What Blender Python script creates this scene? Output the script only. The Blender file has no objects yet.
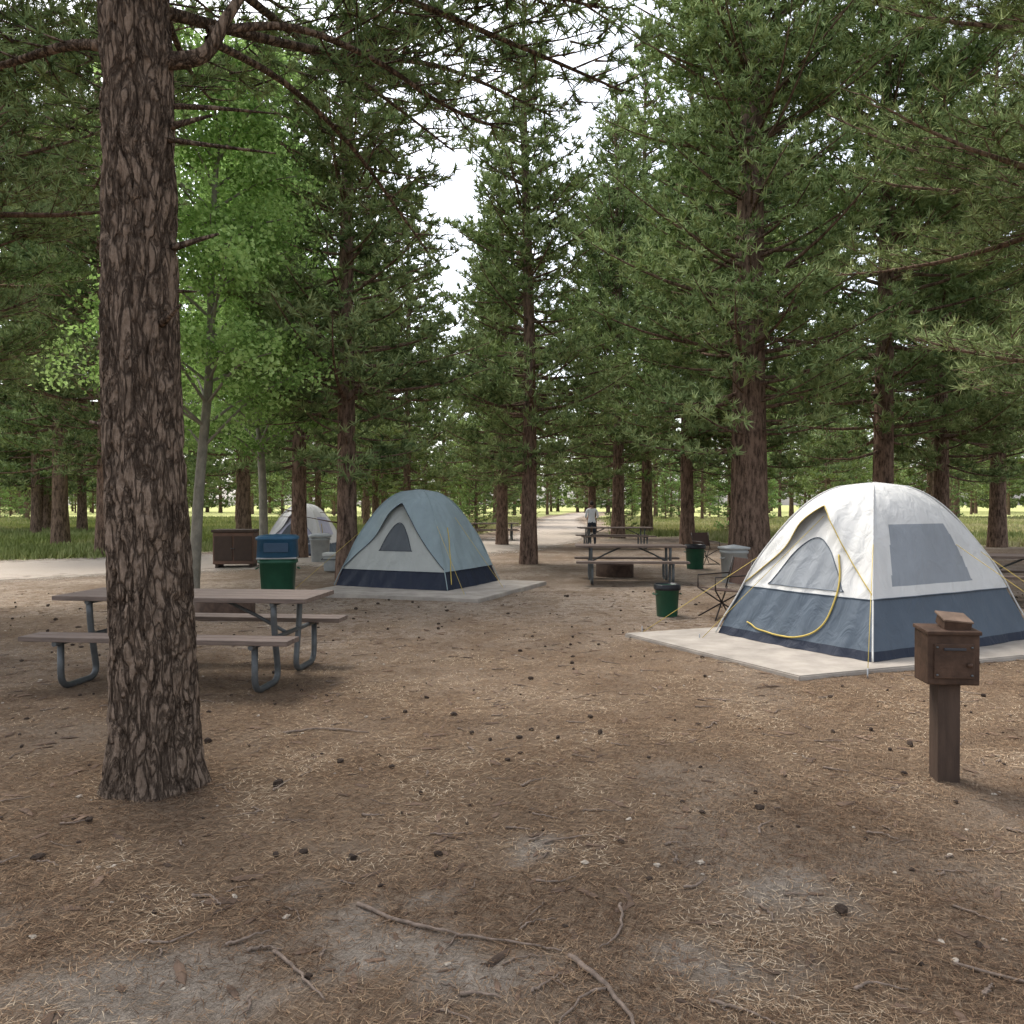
import bpy, math, numpy as np
from mathutils import Vector, Matrix
rng=np.random.default_rng(7)
S=bpy.context.scene
S.view_settings.view_transform='Standard'; S.view_settings.look='None'; S.view_settings.exposure=0
COL=S.collection
# ---------------- noise -----------------
_lat=np.random.default_rng(3).random((256,256))
def vn(x,y):
    xi=np.floor(x).astype(int); yi=np.floor(y).astype(int)
    fx=x-xi; fy=y-yi; fx=fx*fx*(3-2*fx); fy=fy*fy*(3-2*fy)
    a=_lat[xi%256,yi%256]; b=_lat[(xi+1)%256,yi%256]; c=_lat[xi%256,(yi+1)%256]; d=_lat[(xi+1)%256,(yi+1)%256]
    return (a*(1-fx)+b*fx)*(1-fy)+(c*(1-fx)+d*fx)*fy
def fbm(x,y,s,o=4):
    x=np.asarray(x,float)*s; y=np.asarray(y,float)*s; r=0;a=.5;t=0
    for i in range(o):
        r=r+a*vn(x+17.3*i,y+9.1*i); t+=a; a*=.5; x=x*2.03; y=y*2.03
    return r/t
def ss(a,b,x):
    t=np.clip((x-a)/(b-a),0,1); return t*t*(3-2*t)
ROAD=np.array([(-60,9),(-30,14.5),(-16,18.5),(-8,23),(-2.5,29),(1.2,38),(3.4,55),(6.5,100),(20,190)],float)
def road_d(x,y):
    x=np.asarray(x,float);y=np.asarray(y,float)
    best=np.full(x.shape,1e9)
    for i in range(len(ROAD)-1):
        p=ROAD[i];q=ROAD[i+1];d=q-p;L=d@d
        t=np.clip(((x-p[0])*d[0]+(y-p[1])*d[1])/L,0,1)
        best=np.minimum(best,np.hypot(x-p[0]-t*d[0],y-p[1]-t*d[1]))
    return best
def gz(x,y):
    return (fbm(x,y,.45,3)-.5)*.07+(fbm(x,y,3.,2)-.5)*.022
def grassm(x,y):
    x=np.asarray(x,float);y=np.asarray(y,float)
    rd=road_d(x,y)
    n=(fbm(x,y,.22,4)-.5)
    bound=np.where(x<-5,21+0*x,np.where(x<9,38-.0*x,27.))
    far=ss(0,5,y-bound+n*14)
    return far*ss(3.4,4.8,rd+n*3)
PATCH=[(-.51,2.9,.34),(-1.2,2.62,.42),(-.05,2.72,.25),(1.1,3.32,.3),(.75,2.75,.22),(-.55,3.25,.2),(.1,3.7,.18),(-2.3,3.0,.2)]
def barem(x,y):
    x=np.asarray(x,float);y=np.asarray(y,float); m=np.zeros(x.shape)
    n=(fbm(x,y,4.5,5)-.5)*1.1
    for (a,b,r) in PATCH:
        d=np.hypot((x-a)*.75,(y-b)*1.35)
        m=np.maximum(m,1-ss(r*.3,r*1.25,d+n*.8))
    m=np.maximum(m*.85,.3*ss(.56,.72,fbm(x,y,.9,4)))
    return m
def sandm(x,y):
    x=np.asarray(x,float);y=np.asarray(y,float)
    n=(fbm(x,y,.35,4)-.5); n2=fbm(x,y,1.7,4)
    a=ss(5.,13,y+n*6-.22*x)*.85
    return a*(1-.55*ss(.47,.62,fbm(x,y,.5,4)))*(1-.5*ss(.5,.66,n2))
# ---------------- mesh ------------------
def fastmesh(name,V,groups,attr=None,smooth=False,mats=()):
    me=bpy.data.meshes.new(name)
    V=np.asarray(V,np.float32); me.vertices.add(len(V)); me.vertices.foreach_set('co',V.ravel())
    groups=[g for g in groups if len(g[0])]
    nl=sum(g[0].size for g in groups); nf=sum(len(g[0]) for g in groups)
    me.loops.add(nl); me.polygons.add(nf)
    me.loops.foreach_set('vertex_index',np.concatenate([g[0].ravel() for g in groups]).astype(np.int32))
    tot=np.concatenate([np.full(len(g[0]),g[0].shape[1]) for g in groups])
    st=np.concatenate([[0],np.cumsum(tot)[:-1]])
    me.polygons.foreach_set('loop_start',st.astype(np.int32))
    me.polygons.foreach_set('material_index',np.concatenate([np.full(len(g[0]),g[1]) if np.isscalar(g[1]) else np.asarray(g[1]) for g in groups]).astype(np.int32))
    if smooth is not False:
        sm=np.concatenate([np.full(len(g[0]),(smooth is True) or (i in smooth)) for i,g in enumerate(groups)]) if smooth is not True else np.ones(nf,bool)
        me.polygons.foreach_set('use_smooth',sm)
    else: me.polygons.foreach_set('use_smooth',np.zeros(nf,bool))
    if attr:
        for k,v in attr.items():
            a=me.attributes.new(k,'FLOAT','POINT'); a.data.foreach_set('value',np.asarray(v,np.float32))
    for m in mats: me.materials.append(m)
    me.update(calc_edges=True); me.validate()
    return me
def obj(name,me,loc=(0,0,0),rz=0,sc=1,parent=None):
    o=bpy.data.objects.new(name,me); COL.objects.link(o); o.location=loc; o.rotation_euler=(0,0,rz)
    o.scale=(sc,sc,sc) if np.isscalar(sc) else sc
    if parent: o.parent=parent
    return o
def empty(name,loc,rz=0):
    o=bpy.data.objects.new(name,None); COL.objects.link(o); o.location=loc; o.rotation_euler=(0,0,rz); o.empty_display_size=.2; return o
class TB:
    def __init__(s): s.V=[];s.F=[];s.n=0;s.caps=[]
    def tube(s,P,R,k=8,cap=True):
        P=np.asarray(P,float); n=len(P); R=np.broadcast_to(np.asarray(R,float),(n,))
        T=np.gradient(P,axis=0); T/=np.linalg.norm(T,axis=1)[:,None]+1e-9
        ref=np.array([0,0,1.]) if abs(T[0][2])<.9 else np.array([1.,0,0])
        a=ref-T[0]*(ref@T[0]); a/=np.linalg.norm(a)
        th=np.arange(k)/k*2*math.pi; rows=[]
        for i in range(n):
            a=a-T[i]*(a@T[i]); a/=np.linalg.norm(a)+1e-9; b=np.cross(T[i],a)
            rows.append(P[i]+R[i]*(np.cos(th)[:,None]*a+np.sin(th)[:,None]*b))
        V=np.concatenate(rows)
        i=np.arange(n-1)[:,None]*k; j=np.arange(k)[None]; j2=(j+1)%k
        F=np.stack([i+j,i+j2,i+k+j2,i+k+j],-1).reshape(-1,4)
        s.F.append(F+s.n)
        if cap:
            V=np.concatenate([V,[P[0],P[-1]]]); c0=n*k;c1=n*k+1; jj=np.arange(k)
            s.caps.append(np.stack([np.full(k,c0),(jj+1)%k,jj],-1)+s.n)
            s.caps.append(np.stack([np.full(k,c1),(n-1)*k+jj,(n-1)*k+(jj+1)%k],-1)+s.n)
        s.V.append(V); s.n+=len(V)
    def arrays(s):
        V=np.concatenate(s.V); Q=np.concatenate(s.F); T=np.concatenate(s.caps) if s.caps else np.zeros((0,3),int)
        return V,Q,T
    def mesh(s,name,mat):
        V,Q,T=s.arrays(); return fastmesh(name,V,[(Q,0),(T,0)],smooth=[0],mats=[mat])
def smooth_path(pts,n=8):
    P=[Vector(p) for p in pts]; out=[]
    for i in range(len(P)-1):
        p0=P[max(i-1,0)];p1=P[i];p2=P[i+1];p3=P[min(i+2,len(P)-1)]
        for j in range(n):
            t=j/n
            out.append(.5*((2*p1)+(p2-p0)*t+(2*p0-5*p1+4*p2-p3)*t*t+(3*p1-p0-3*p2+p3)*t**3))
    out.append(P[-1]); return np.array([tuple(v) for v in out])
def round_path(pts,r=.08,n=5):
    P=[Vector(p) for p in pts]; out=[P[0]]
    for i in range(1,len(P)-1):
        a=P[i-1]-P[i];b=P[i+1]-P[i]; rr=min(r,a.length*.45,b.length*.45)
        A=P[i]+a.normalized()*rr;B=P[i]+b.normalized()*rr
        for j in range(n+1):
            t=j/n; out.append((1-t)**2*A+2*t*(1-t)*P[i]+t*t*B)
    out.append(P[-1]); return np.array([tuple(v) for v in out])
def tubeobj(name,paths,mat,parent=None,k=8):
    tb=TB()
    for P,R in paths: tb.tube(P,R,k)
    return obj(name,tb.mesh(name,mat),parent=parent)
import bmesh
def box(name,size,loc,mat,parent=None,rot=(0,0,0),bev=.008,taper=None):
    bm=bmesh.new(); bmesh.ops.create_cube(bm,size=1)
    for v in bm.verts:
        v.co=Vector((v.co.x*size[0],v.co.y*size[1],v.co.z*size[2]))
        if taper and v.co.z<0: v.co.x*=taper; v.co.y*=taper
    if bev: bmesh.ops.bevel(bm,geom=bm.edges[:],offset=bev,segments=2,affect='EDGES',profile=.6)
    me=bpy.data.meshes.new(name); bm.to_mesh(me); bm.free(); me.materials.append(mat)
    o=obj(name,me,loc,parent=parent); o.rotation_euler=rot; return o
def lathe(name,prof,mat,parent=None,loc=(0,0,0),k=28,sq=0):
    prof=np.array(prof,float); n=len(prof); th=np.arange(k)/k*2*math.pi
    f=1.0
    if sq: f=(1-sq)+sq*np.minimum(1/np.maximum(np.abs(np.cos(th)),np.abs(np.sin(th))),1.3)
    V=np.stack([prof[:,0][:,None]*np.cos(th)*f,prof[:,0][:,None]*np.sin(th)*f,np.repeat(prof[:,1][:,None],k,1)],-1).reshape(-1,3)
    i=np.arange(n-1)[:,None]*k;j=np.arange(k)[None];j2=(j+1)%k
    F=np.stack([i+j,i+j2,i+k+j2,i+k+j],-1).reshape(-1,4)
    return obj(name,fastmesh(name,V,[(F,0)],smooth=True,mats=[mat]),loc,parent=parent)
# ---------------- materials -------------
class N:
    def __init__(s,name):
        s.m=bpy.data.materials.new(name); s.m.use_nodes=True; s.t=s.m.node_tree; s.n=s.t.nodes; s.l=s.t.links
        s.b=s.n['Principled BSDF']; s.out=s.n['Material Output']
    def a(s,typ,**kw):
        nd=s.n.new(typ)
        for k,v in kw.items():
            if k[0]=='_': nd.inputs[k[1:].replace('_',' ')].default_value=v
            else: setattr(nd,k,v)
        return nd
    def link(s,x,y): s.l.new(x,y)
    def coord(s,scale=(1,1,1)):
        c=s.a('ShaderNodeTexCoord'); m=s.a('ShaderNodeMapping'); m.inputs['Scale'].default_value=scale
        s.link(c.outputs['Object'],m.inputs['Vector']); return m.outputs[0]
    def noise(s,vec,scale,det=4,rough=.6,dist=0):
        n=s.a('ShaderNodeTexNoise',_Scale=scale,_Detail=det,_Roughness=rough,_Distortion=dist); s.link(vec,n.inputs['Vector']); return n.outputs['Fac']
    def ramp(s,fac,stops):
        r=s.a('ShaderNodeValToRGB'); cr=r.color_ramp
        while len(cr.elements)<len(stops): cr.elements.new(.5)
        for e,(p,c) in zip(cr.elements,stops): e.position=p; e.color=(*c,1) if len(c)==3 else c
        s.link(fac,r.inputs[0]); return r.outputs[0]
    def mix(s,f,a,b,mode='MIX'):
        m=s.a('ShaderNodeMix',data_type='RGBA',blend_type=mode)
        for v,i in ((f,0),(a,6),(b,7)):
            if hasattr(v,'links'): s.link(v,m.inputs[i])
            else: m.inputs[i].default_value=v if i==0 else (*v,1)
        return m.outputs[2]
    def math(s,op,a,b=0.):
        m=s.a('ShaderNodeMath',operation=op)
        for v,i in ((a,0),(b,1)):
            if hasattr(v,'links'): s.link(v,m.inputs[i])
            else: m.inputs[i].default_value=v
        return m.outputs[0]
    def attr(s,n): return s.a('ShaderNodeAttribute',attribute_name=n).outputs['Fac']
    def bump(s,h,st=.5,d=.01):
        b=s.a('ShaderNodeBump',_Strength=st,_Distance=d); s.link(h,b.inputs['Height']); s.link(b.outputs[0],s.b.inputs['Normal']); return b
    def col(s,c): s.link(c,s.b.inputs['Base Color'])
def simple(name,c,rough=.6,var=.25,scale=8,metal=0,bump=.15,spec=.3,stretch=(1,1,1)):
    n=N(name); v=n.coord(stretch); f=n.noise(v,scale,5,.65)
    d=tuple(x*(1-var) for x in c); u=tuple(min(1,x*(1+var)) for x in c)
    n.col(n.ramp(f,[(.3,d),(.7,u)])); n.b.inputs['Roughness'].default_value=rough; n.b.inputs['Metallic'].default_value=metal
    n.b.inputs['Specular IOR Level'].default_value=spec
    if bump: n.bump(n.noise(v,scale*6,3),bump,.005)
    return n.m
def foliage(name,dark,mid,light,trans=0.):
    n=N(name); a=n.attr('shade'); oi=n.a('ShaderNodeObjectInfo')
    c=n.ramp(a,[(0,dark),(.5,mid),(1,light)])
    hs=n.a('ShaderNodeHueSaturation'); 
    hv=n.a('ShaderNodeMapRange',_To_Min=.485,_To_Max=.507); n.link(oi.outputs['Random'],hv.inputs[0]); n.link(hv.outputs[0],hs.inputs['Hue'])
    vv=n.a('ShaderNodeMapRange',_To_Min=.75,_To_Max=1.3); n.link(n.math('FRACT',n.math('MULTIPLY',oi.outputs['Random'],7.31)),vv.inputs[0]); n.link(vv.outputs[0],hs.inputs['Value'])
    n.link(c,hs.inputs['Color']); c=hs.outputs[0]
    n.n.remove(n.b); df=n.a('ShaderNodeBsdfDiffuse'); n.link(c,df.inputs[0])
    if trans:
        t=n.a('ShaderNodeBsdfTranslucent'); n.link(c,t.inputs[0]); mx=n.a('ShaderNodeMixShader',_Fac=trans)
        n.link(df.outputs[0],mx.inputs[1]); n.link(t.outputs[0],mx.inputs[2]); n.link(mx.outputs[0],n.out.inputs[0])
    else: n.link(df.outputs[0],n.out.inputs[0])
    return n.m
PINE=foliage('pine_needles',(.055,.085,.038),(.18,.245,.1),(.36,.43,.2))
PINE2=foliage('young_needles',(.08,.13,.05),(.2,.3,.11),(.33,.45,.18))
LEAF=foliage('aspen_leaves',(.13,.22,.06),(.29,.43,.13),(.46,.62,.25),.4)
GRASS=foliage('grass_blades',(.19,.24,.08),(.37,.42,.17),(.6,.55,.31))
def bark(name,c1,c2,crack,sc=1.):
    n=N(name); v=n.coord((1*sc,1*sc,.26*sc))
    nz=n.a('ShaderNodeTexNoise',_Scale=7.,_Detail=4.); n.link(v,nz.inputs[0])
    vv=n.a('ShaderNodeVectorMath',operation='MULTIPLY_ADD'); n.link(nz.outputs['Color'],vv.inputs[0]); vv.inputs[1].default_value=(.22,.22,.22); n.link(v,vv.inputs[2])
    vo=n.a('ShaderNodeTexVoronoi',feature='DISTANCE_TO_EDGE',_Scale=16.); n.link(vv.outputs[0],vo.inputs['Vector'])
    f=n.noise(v,34,7,.75); f2=n.noise(n.coord((1*sc,1*sc,.7*sc)),60,5,.7); big=n.noise(n.coord((1,1,.5)),1.6,2)
    ridge=n.math('ABSOLUTE',n.math('SUBTRACT',n.noise(v,12,5,.65,.6),.5))
    c=n.ramp(n.math('ADD',n.math('MULTIPLY',f,.5),n.math('MULTIPLY',f2,.5)),[(.38,c1),(.62,c2)])
    c=n.mix(n.math('MULTIPLY',big,.6),c,tuple(x*.75 for x in c1))
    e=n.ramp(vo.outputs['Distance'],[(.0,(.15,.15,.15)),(.13,(1,1,1))]); e2=n.ramp(ridge,[(.0,(.2,.2,.2)),(.05,(1,1,1))])
    m=n.mix(1.,e,e2,'MULTIPLY'); c=n.mix(m,crack,c)
    n.col(c); n.b.inputs['Roughness'].default_value=.95; n.b.inputs['Specular IOR Level'].default_value=.1
    h=n.math('ADD',n.math('MULTIPLY',e,.8),n.math('ADD',n.math('MULTIPLY',f,.5),n.math('ADD',n.math('MULTIPLY',f2,.5),n.math('MULTIPLY',e2,.6))))
    n.bump(h,1.,.024); return n.m
BARK=bark('pine_bark',(.175,.125,.09),(.4,.3,.225),(.05,.035,.026))
def bark_far(name,c1,c2):
    n=N(name); f=n.noise(n.coord((1,1,.25)),14,4,.75); n.col(n.ramp(f,[(.36,c1),(.6,c2)])); n.b.inputs['Roughness'].default_value=1; n.b.inputs['Specular IOR Level'].default_value=0
    n.bump(f,.8,.03); return n.m
BARK2=bark_far('pine_bark_red',(.052,.036,.028),(.235,.16,.12))
ASPB=simple('aspen_bark',(.22,.2,.16),.8,.35,9,stretch=(1,1,.5))
def ground_mat():
    n=N('pine_litter_ground'); v=n.coord()
    sc=[]
    for ang in (.4,2.):
        c=n.a('ShaderNodeTexCoord'); m0=n.a('ShaderNodeMapping'); m0.inputs['Rotation'].default_value=(0,0,ang); n.link(c.outputs['Object'],m0.inputs[0])
        m=n.a('ShaderNodeMapping'); m.inputs['Scale'].default_value=(1,7,1); n.link(m0.outputs[0],m.inputs[0])
        sc.append(n.noise(m.outputs[0],15,2,.7,.0))
    st=n.math('MAXIMUM',sc[0],sc[1])
    fine=n.noise(v,60,3,.85); mid=n.noise(v,6,5,.8); big=n.noise(v,.8,4,.65); gr2=n.noise(v,22,3,.8)
    lit=n.ramp(st,[(.42,(.075,.05,.034)),(.56,(.215,.15,.1)),(.72,(.42,.32,.225))])
    lit=n.mix(n.ramp(mid,[(.38,(0,0,0)),(.62,(1,1,1))]),lit,n.mix(fine,(.085,.06,.042),(.31,.225,.155)))
    sand=n.ramp(fine,[(.3,(.25,.2,.155)),(.7,(.6,.51,.42))])
    sand=n.mix(n.ramp(mid,[(.45,(0,0,0)),(.6,(.95,.95,.95))]),sand,n.mix(fine,(.13,.095,.068),(.36,.28,.2)))
    sand=n.mix(n.ramp(gr2,[(.56,(0,0,0)),(.66,(.8,.8,.8))]),sand,(.13,.095,.07))
    bare=n.ramp(n.math('ADD',n.math('MULTIPLY',fine,.5),n.math('MULTIPLY',mid,.5)),[(.35,(.15,.125,.1)),(.65,(.4,.345,.285))])
    gr=n.ramp(n.noise(v,1.3,4,.7),[(.3,(.2,.24,.09)),(.5,(.38,.4,.16)),(.72,(.58,.52,.3))])
    c=n.mix(n.attr('sand'),lit,sand); c=n.mix(n.attr('bare'),c,bare)
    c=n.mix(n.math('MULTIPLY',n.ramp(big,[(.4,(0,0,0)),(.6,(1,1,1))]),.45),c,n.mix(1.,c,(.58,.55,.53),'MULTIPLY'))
    c=n.mix(n.attr('grass'),c,gr)
    n.n.remove(n.b); df=n.a('ShaderNodeBsdfDiffuse'); n.link(c,df.inputs[0]); n.link(df.outputs[0],n.out.inputs[0])
    b=n.a('ShaderNodeBump',_Strength=.9,_Distance=.04); n.link(n.math('ADD',n.math('MULTIPLY',st,.8),mid),b.inputs['Height']); n.link(b.outputs[0],df.inputs['Normal']); return n.m
def axis(lo,hi,c,n,dense):
    u=np.linspace(np.arcsinh((lo-c)/dense),np.arcsinh((hi-c)/dense),n); return np.sinh(u)*dense+c
gx=axis(-2500,2500,0,420,3.); gy=axis(-2500,3500,4,420,3.)
X,Y=np.meshgrid(gx,gy); fade=1-ss(60,160,np.hypot(X,Y))
Z=gz(X,Y)*fade
nx=len(gx);ny=len(gy); i=np.arange(ny-1)[:,None]*nx;j=np.arange(nx-1)[None]
F=np.stack([i+j,i+j+1,i+nx+j+1,i+nx+j],-1).reshape(-1,4)
xs,ys=X.ravel(),Y.ravel()
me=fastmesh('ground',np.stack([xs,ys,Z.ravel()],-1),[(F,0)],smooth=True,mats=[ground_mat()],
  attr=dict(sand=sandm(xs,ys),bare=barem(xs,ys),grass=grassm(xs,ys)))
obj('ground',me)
def road_mat():
    n=N('dirt_road_gravel'); v=n.coord(); f=n.noise(v,45,4,.75); b=n.noise(v,1.2,5,.6)
    c=n.ramp(f,[(.3,(.32,.28,.235)),(.7,(.52,.455,.39))]); c=n.mix(n.math('MULTIPLY',b,.6),c,(.34,.275,.21)); n.col(c)
    n.b.inputs['Roughness'].default_value=1; n.b.inputs['Specular IOR Level'].default_value=.05; n.bump(f,.5,.01)
    e=n.math('ADD',n.attr('edge'),n.math('MULTIPLY',n.math('SUBTRACT',n.noise(v,2.5,5,.7),.5),1.5))
    r=n.ramp(e,[(.25,(0,0,0)),(.75,(1,1,1))]); n.link(r,n.b.inputs['Alpha']); return n.m
P=smooth_path([(a,b,0) for a,b in ROAD],40)[:,:2]; T=np.gradient(P,axis=0);T/=np.linalg.norm(T,axis=1)[:,None]; Nn=np.stack([-T[:,1],T[:,0]],-1)
w=np.linspace(-1,1,25); hw=4.6-1.9*ss(20,45,P[:,1])
RX=P[:,0][:,None]+Nn[:,0][:,None]*w*hw[:,None]; RY=P[:,1][:,None]+Nn[:,1][:,None]*w*hw[:,None]
RZ=gz(RX,RY)*(1-ss(60,160,np.hypot(RX,RY)))+.012
k=25;n_=len(P); i=np.arange(n_-1)[:,None]*k;j=np.arange(k-1)[None]
F=np.stack([i+j,i+k+j,i+k+j+1,i+j+1],-1).reshape(-1,4)
obj('dirt_road',fastmesh('dirt_road',np.stack([RX,RY,RZ],-1).reshape(-1,3),[(F,0)],smooth=True,mats=[road_mat()],attr=dict(edge=np.repeat((1-np.abs(w)**2.2)[None],n_,0).ravel())))
# ---------------- trees -----------------
def nrm(a): return a/(np.linalg.norm(a,axis=-1,keepdims=True)+1e-9)
def needles(r,C,D,Sh,m,L,w,spread=.85,off=.3):
    n=len(C); C=np.repeat(C,m,0);D=np.repeat(D,m,0);Sh=np.repeat(Sh,m)
    d=nrm(D*.7+r.normal(size=(n*m,3))*spread+np.array([0,0,.2]))
    b=C-D*L*off*r.random((n*m,1)); l=L*r.uniform(.65,1.1,(n*m,1))
    tip=b+d*l; sd=nrm(np.cross(d,r.normal(size=(n*m,3))))*w/2
    V=np.stack([b-sd,b+sd,tip],1).reshape(-1,3); F=np.arange(n*m*3).reshape(-1,3)
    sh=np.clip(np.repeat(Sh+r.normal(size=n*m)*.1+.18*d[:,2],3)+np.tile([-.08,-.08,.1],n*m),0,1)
    return V,F,sh
class Tree:
    def __init__(s,seed,twt=False): s.r=np.random.default_rng(seed); s.tb=TB(); s.C=[];s.D=[];s.S=[]; s.twt=twt
    def twig(s,p,d,l,step,base,rad=.006):
        r=s.r; q=p+d*l+np.array([0,0,.12*l])
        if s.twt: s.tb.tube(np.array([p,(p+q)/2-np.array([0,0,.03*l]),q]),[rad*1.6,rad,rad*.5],3,False)
        k=max(1,int(l/step)); u=(np.arange(k)+.6+r.random(k)*.4)/k; u=u[u>.18] if k>2 else u
        pts=p+(q-p)*u[:,None]+r.normal(size=(len(u),3))*.02
        s.C.append(pts); s.D.append(np.repeat(nrm(q-p)[None],len(u),0)+np.array([0,0,.25])); s.S.append(np.clip(base+r.normal(size=len(u))*.1,0,1))
    def limb(s,P,r0,L,step,gap,shade=.5,start=.28,k=5,blf=.4):
        r=s.r; P=np.asarray(P); n=len(P); s.tb.tube(P,np.linspace(r0,.008,n)**1.0,k,False)
        m=max(2,int(L*(1-start)/gap))
        for i in range(m):
            u=start+(1-start)*(i+r.random()*.8)/m; u=min(u,.995)
            x=u*(n-1);a=int(x);f=x-a; p=P[a]*(1-f)+P[min(a+1,n-1)]*f; t=nrm(P[min(a+1,n-1)]-P[a])
            side=nrm(np.cross(t,[0,0,1.]))*(1 if i%2 else -1)
            d=nrm(t*r.uniform(.4,1.)+side*r.uniform(.5,1)+np.array([0,0,r.uniform(-.15,.5)]))
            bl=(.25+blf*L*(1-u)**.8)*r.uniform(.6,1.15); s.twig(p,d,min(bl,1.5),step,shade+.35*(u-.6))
            if bl>.45:
                for q in range(int(bl/.25)):
                    uu=r.uniform(.25,.9); s.twig(p+d*min(bl,1.5)*uu,nrm(d+np.cross(d,[0,0,1.])*r.choice([-1,1])*.9+np.array([0,0,r.uniform(-.2,.6)])),bl*.42,step,shade+.1)
        s.twig(P[-2],nrm(P[-1]-P[-2]),.25,step,shade+.2)
    def mesh(s,name,m,L,w,barkm,leafm):
        V,Q,T=s.tb.arrays()
        nv,nf,sh=needles(s.r,np.concatenate(s.C),nrm(np.concatenate(s.D)),np.concatenate(s.S),m,L,w)
        print(name,'needle tris',len(nf))
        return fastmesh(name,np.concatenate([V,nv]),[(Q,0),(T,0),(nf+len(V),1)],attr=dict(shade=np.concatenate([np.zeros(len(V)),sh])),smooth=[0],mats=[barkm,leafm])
def trunk_path(r,H,lean=(0,0),wob=.12):
    z=np.linspace(0,1,14); x=lean[0]*z+wob*np.sin(z*5+r.random()*6)*z; y=lean[1]*z+wob*np.cos(z*4+r.random()*6)*z
    return np.stack([x,y,z*H],-1)
def pine_mesh(name,seed,H,zb,R,rt,m=11,L=.23,w=.043,step=.21,gap=.22,wh=.34,barkm=None,lean=(0,0),power=.8,extra=None,leafm=None,nbr=(4,7),twt=False):
    t=Tree(seed,twt); r=t.r; TP=trunk_path(r,H,lean); zz=TP[:,2]
    fl=rt*(1-zz/H)**.75+.012; fl[0]*=1.25
    TP2=TP.copy(); TP2[0,2]=-.15; t.tb.tube(TP2,fl,12,False)
    at=lambda z: np.array([np.interp(z,zz,TP[:,0]),np.interp(z,zz,TP[:,1]),z])
    z=zb; ph=0
    while z<H-.25:
        tt=(z-zb)/(H-zb); nb=r.integers(*nbr)
        lobe=.65+.65*vn(np.array([z*.9+seed*7.]),np.array([seed*1.3]))[0]
        for b in range(nb):
            ph+=2*math.pi/nb+r.normal()*.35
            L0=R*((1-tt)**power)*(.6+.4*ss(0,.15,tt))*r.uniform(.45,1.15)*lobe+.2
            sl=-.2+.75*tt+r.normal()*.16; cv=.28
            u=np.linspace(0,1,7); az=ph+r.normal()*.12*u
            p0=at(min(z+r.normal()*.15,H-.1))
            Pp=p0+np.stack([np.cos(az)*L0*u,np.sin(az)*L0*u,L0*(sl*u+cv*u*u)],-1)
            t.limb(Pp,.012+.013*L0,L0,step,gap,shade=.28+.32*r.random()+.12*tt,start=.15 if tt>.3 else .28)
        z+=wh*r.uniform(.6,1.3)*(1-.35*tt)
        ph+=1.1
    t.twig(at(H-.3),np.array([0,0,1.]),.5,step,.7)
    for b in range(9):
        z=r.uniform(zb*.45,zb); a=r.random()*6.28; l=r.uniform(.25,.9); p=at(z); q=p+np.array([math.cos(a)*l,math.sin(a)*l,l*r.uniform(-.2,.25)])
        t.tb.tube(np.array([p,(p+q)/2+r.normal(size=3)*.03,q]),[.025,.014,.005],4,False)
    if extra: extra(t)
    return t.mesh(name,m,L,w,barkm or BARK2,leafm or PINE)
V1=pine_mesh('pine_variant_a',11,16,2.5,2.8,.21)
V2=pine_mesh('pine_variant_b',12,20,3.2,4.4,.43,power=.58,gap=.23,step=.22,wh=.36)
V3=pine_mesh('pine_variant_c',13,14,2.2,2.8,.2,power=.7)
V4=pine_mesh('pine_variant_d',14,18,3.0,3.6,.26,power=.6,gap=.25,wh=.38,L=.25,w=.048)
V5=pine_mesh('pine_variant_young',15,5,.3,1.3,.07,m=6,L=.22,w=.05,gap=.2,leafm=PINE2)
far=dict(m=6,L=.38,w=.12,step=.4,gap=.42,nbr=(4,6))
F1=pine_mesh('pine_variant_far_a',31,19,2.6,3.9,.22,wh=.46,power=.62,**far)
F2=pine_mesh('pine_variant_far_b',32,22,3.,4.1,.25,wh=.5,power=.6,**far)
F3=pine_mesh('pine_variant_far_c',33,17,1.0,4.2,.28,wh=.7,power=.55,m=4,L=.6,w=.28,step=.6,gap=.7,nbr=(4,6))
VN=pine_mesh('pine_variant_near',16,13,3.4,4.7,.3,m=15,L=.17,w=.018,step=.14,gap=.16,wh=.42,power=.45,twt=True)
def tree(me,x,y,rz=0,sc=1,name='pine_tree',parent=None): return obj(name,me,(x,y,gz(x,y) if abs(y)<80 else 0),rz,sc,parent)
tree(V1,.45,21.8,.6,1.0)
tree(V2,5.5,18.5,1.9,1.0)
tree(V4,10.2,22.,.3,1.1)
tree(V1,-3.5,17.,2.9,(1,1,.95))
tree(V3,-6.4,24.,4.2,1.15)
tree(V4,-11.4,34.,1.,1.1)
tree(V3,-.4,32.,5,1.1); tree(F1,4.7,47,3,1.05); tree(V1,6.8,31.,4,1.2); tree(V4,8.6,30.,2.2,1.15)
tree(V4,5.1,38.5,1.2,1.15); tree(F2,7.4,44,1.2,1.2); tree(F2,-1.2,62,.2,1.1)
tree(V4,18.2,30.,1.4,1.1); tree(F2,22,42,.5,1.); tree(V4,14.5,27.,3.3,.95); tree(F2,-29,50,2,1.1); tree(F1,-25,42,2,1.)
tree(V4,-17.5,31,.4,1.1); tree(V1,-13.,25.5,.9,1.15); tree(F1,-5.5,42,1.4,.95); tree(F2,11.5,40,2.4,1.15)
tree(V5,6.5,47,0,.8); tree(V5,-2,45,1,1.1); tree(V5,12,44,2,1.)
tree(VN,8.3,9.7,.5,1.); tree(VN,-9.2,10.8,2.6,1.05)
tree(V2,14.0,16.5,.2,.95)
fp=empty('distant_pine_forest',(0,0,0)); pts=[]
r=np.random.default_rng(5); tries=0
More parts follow.
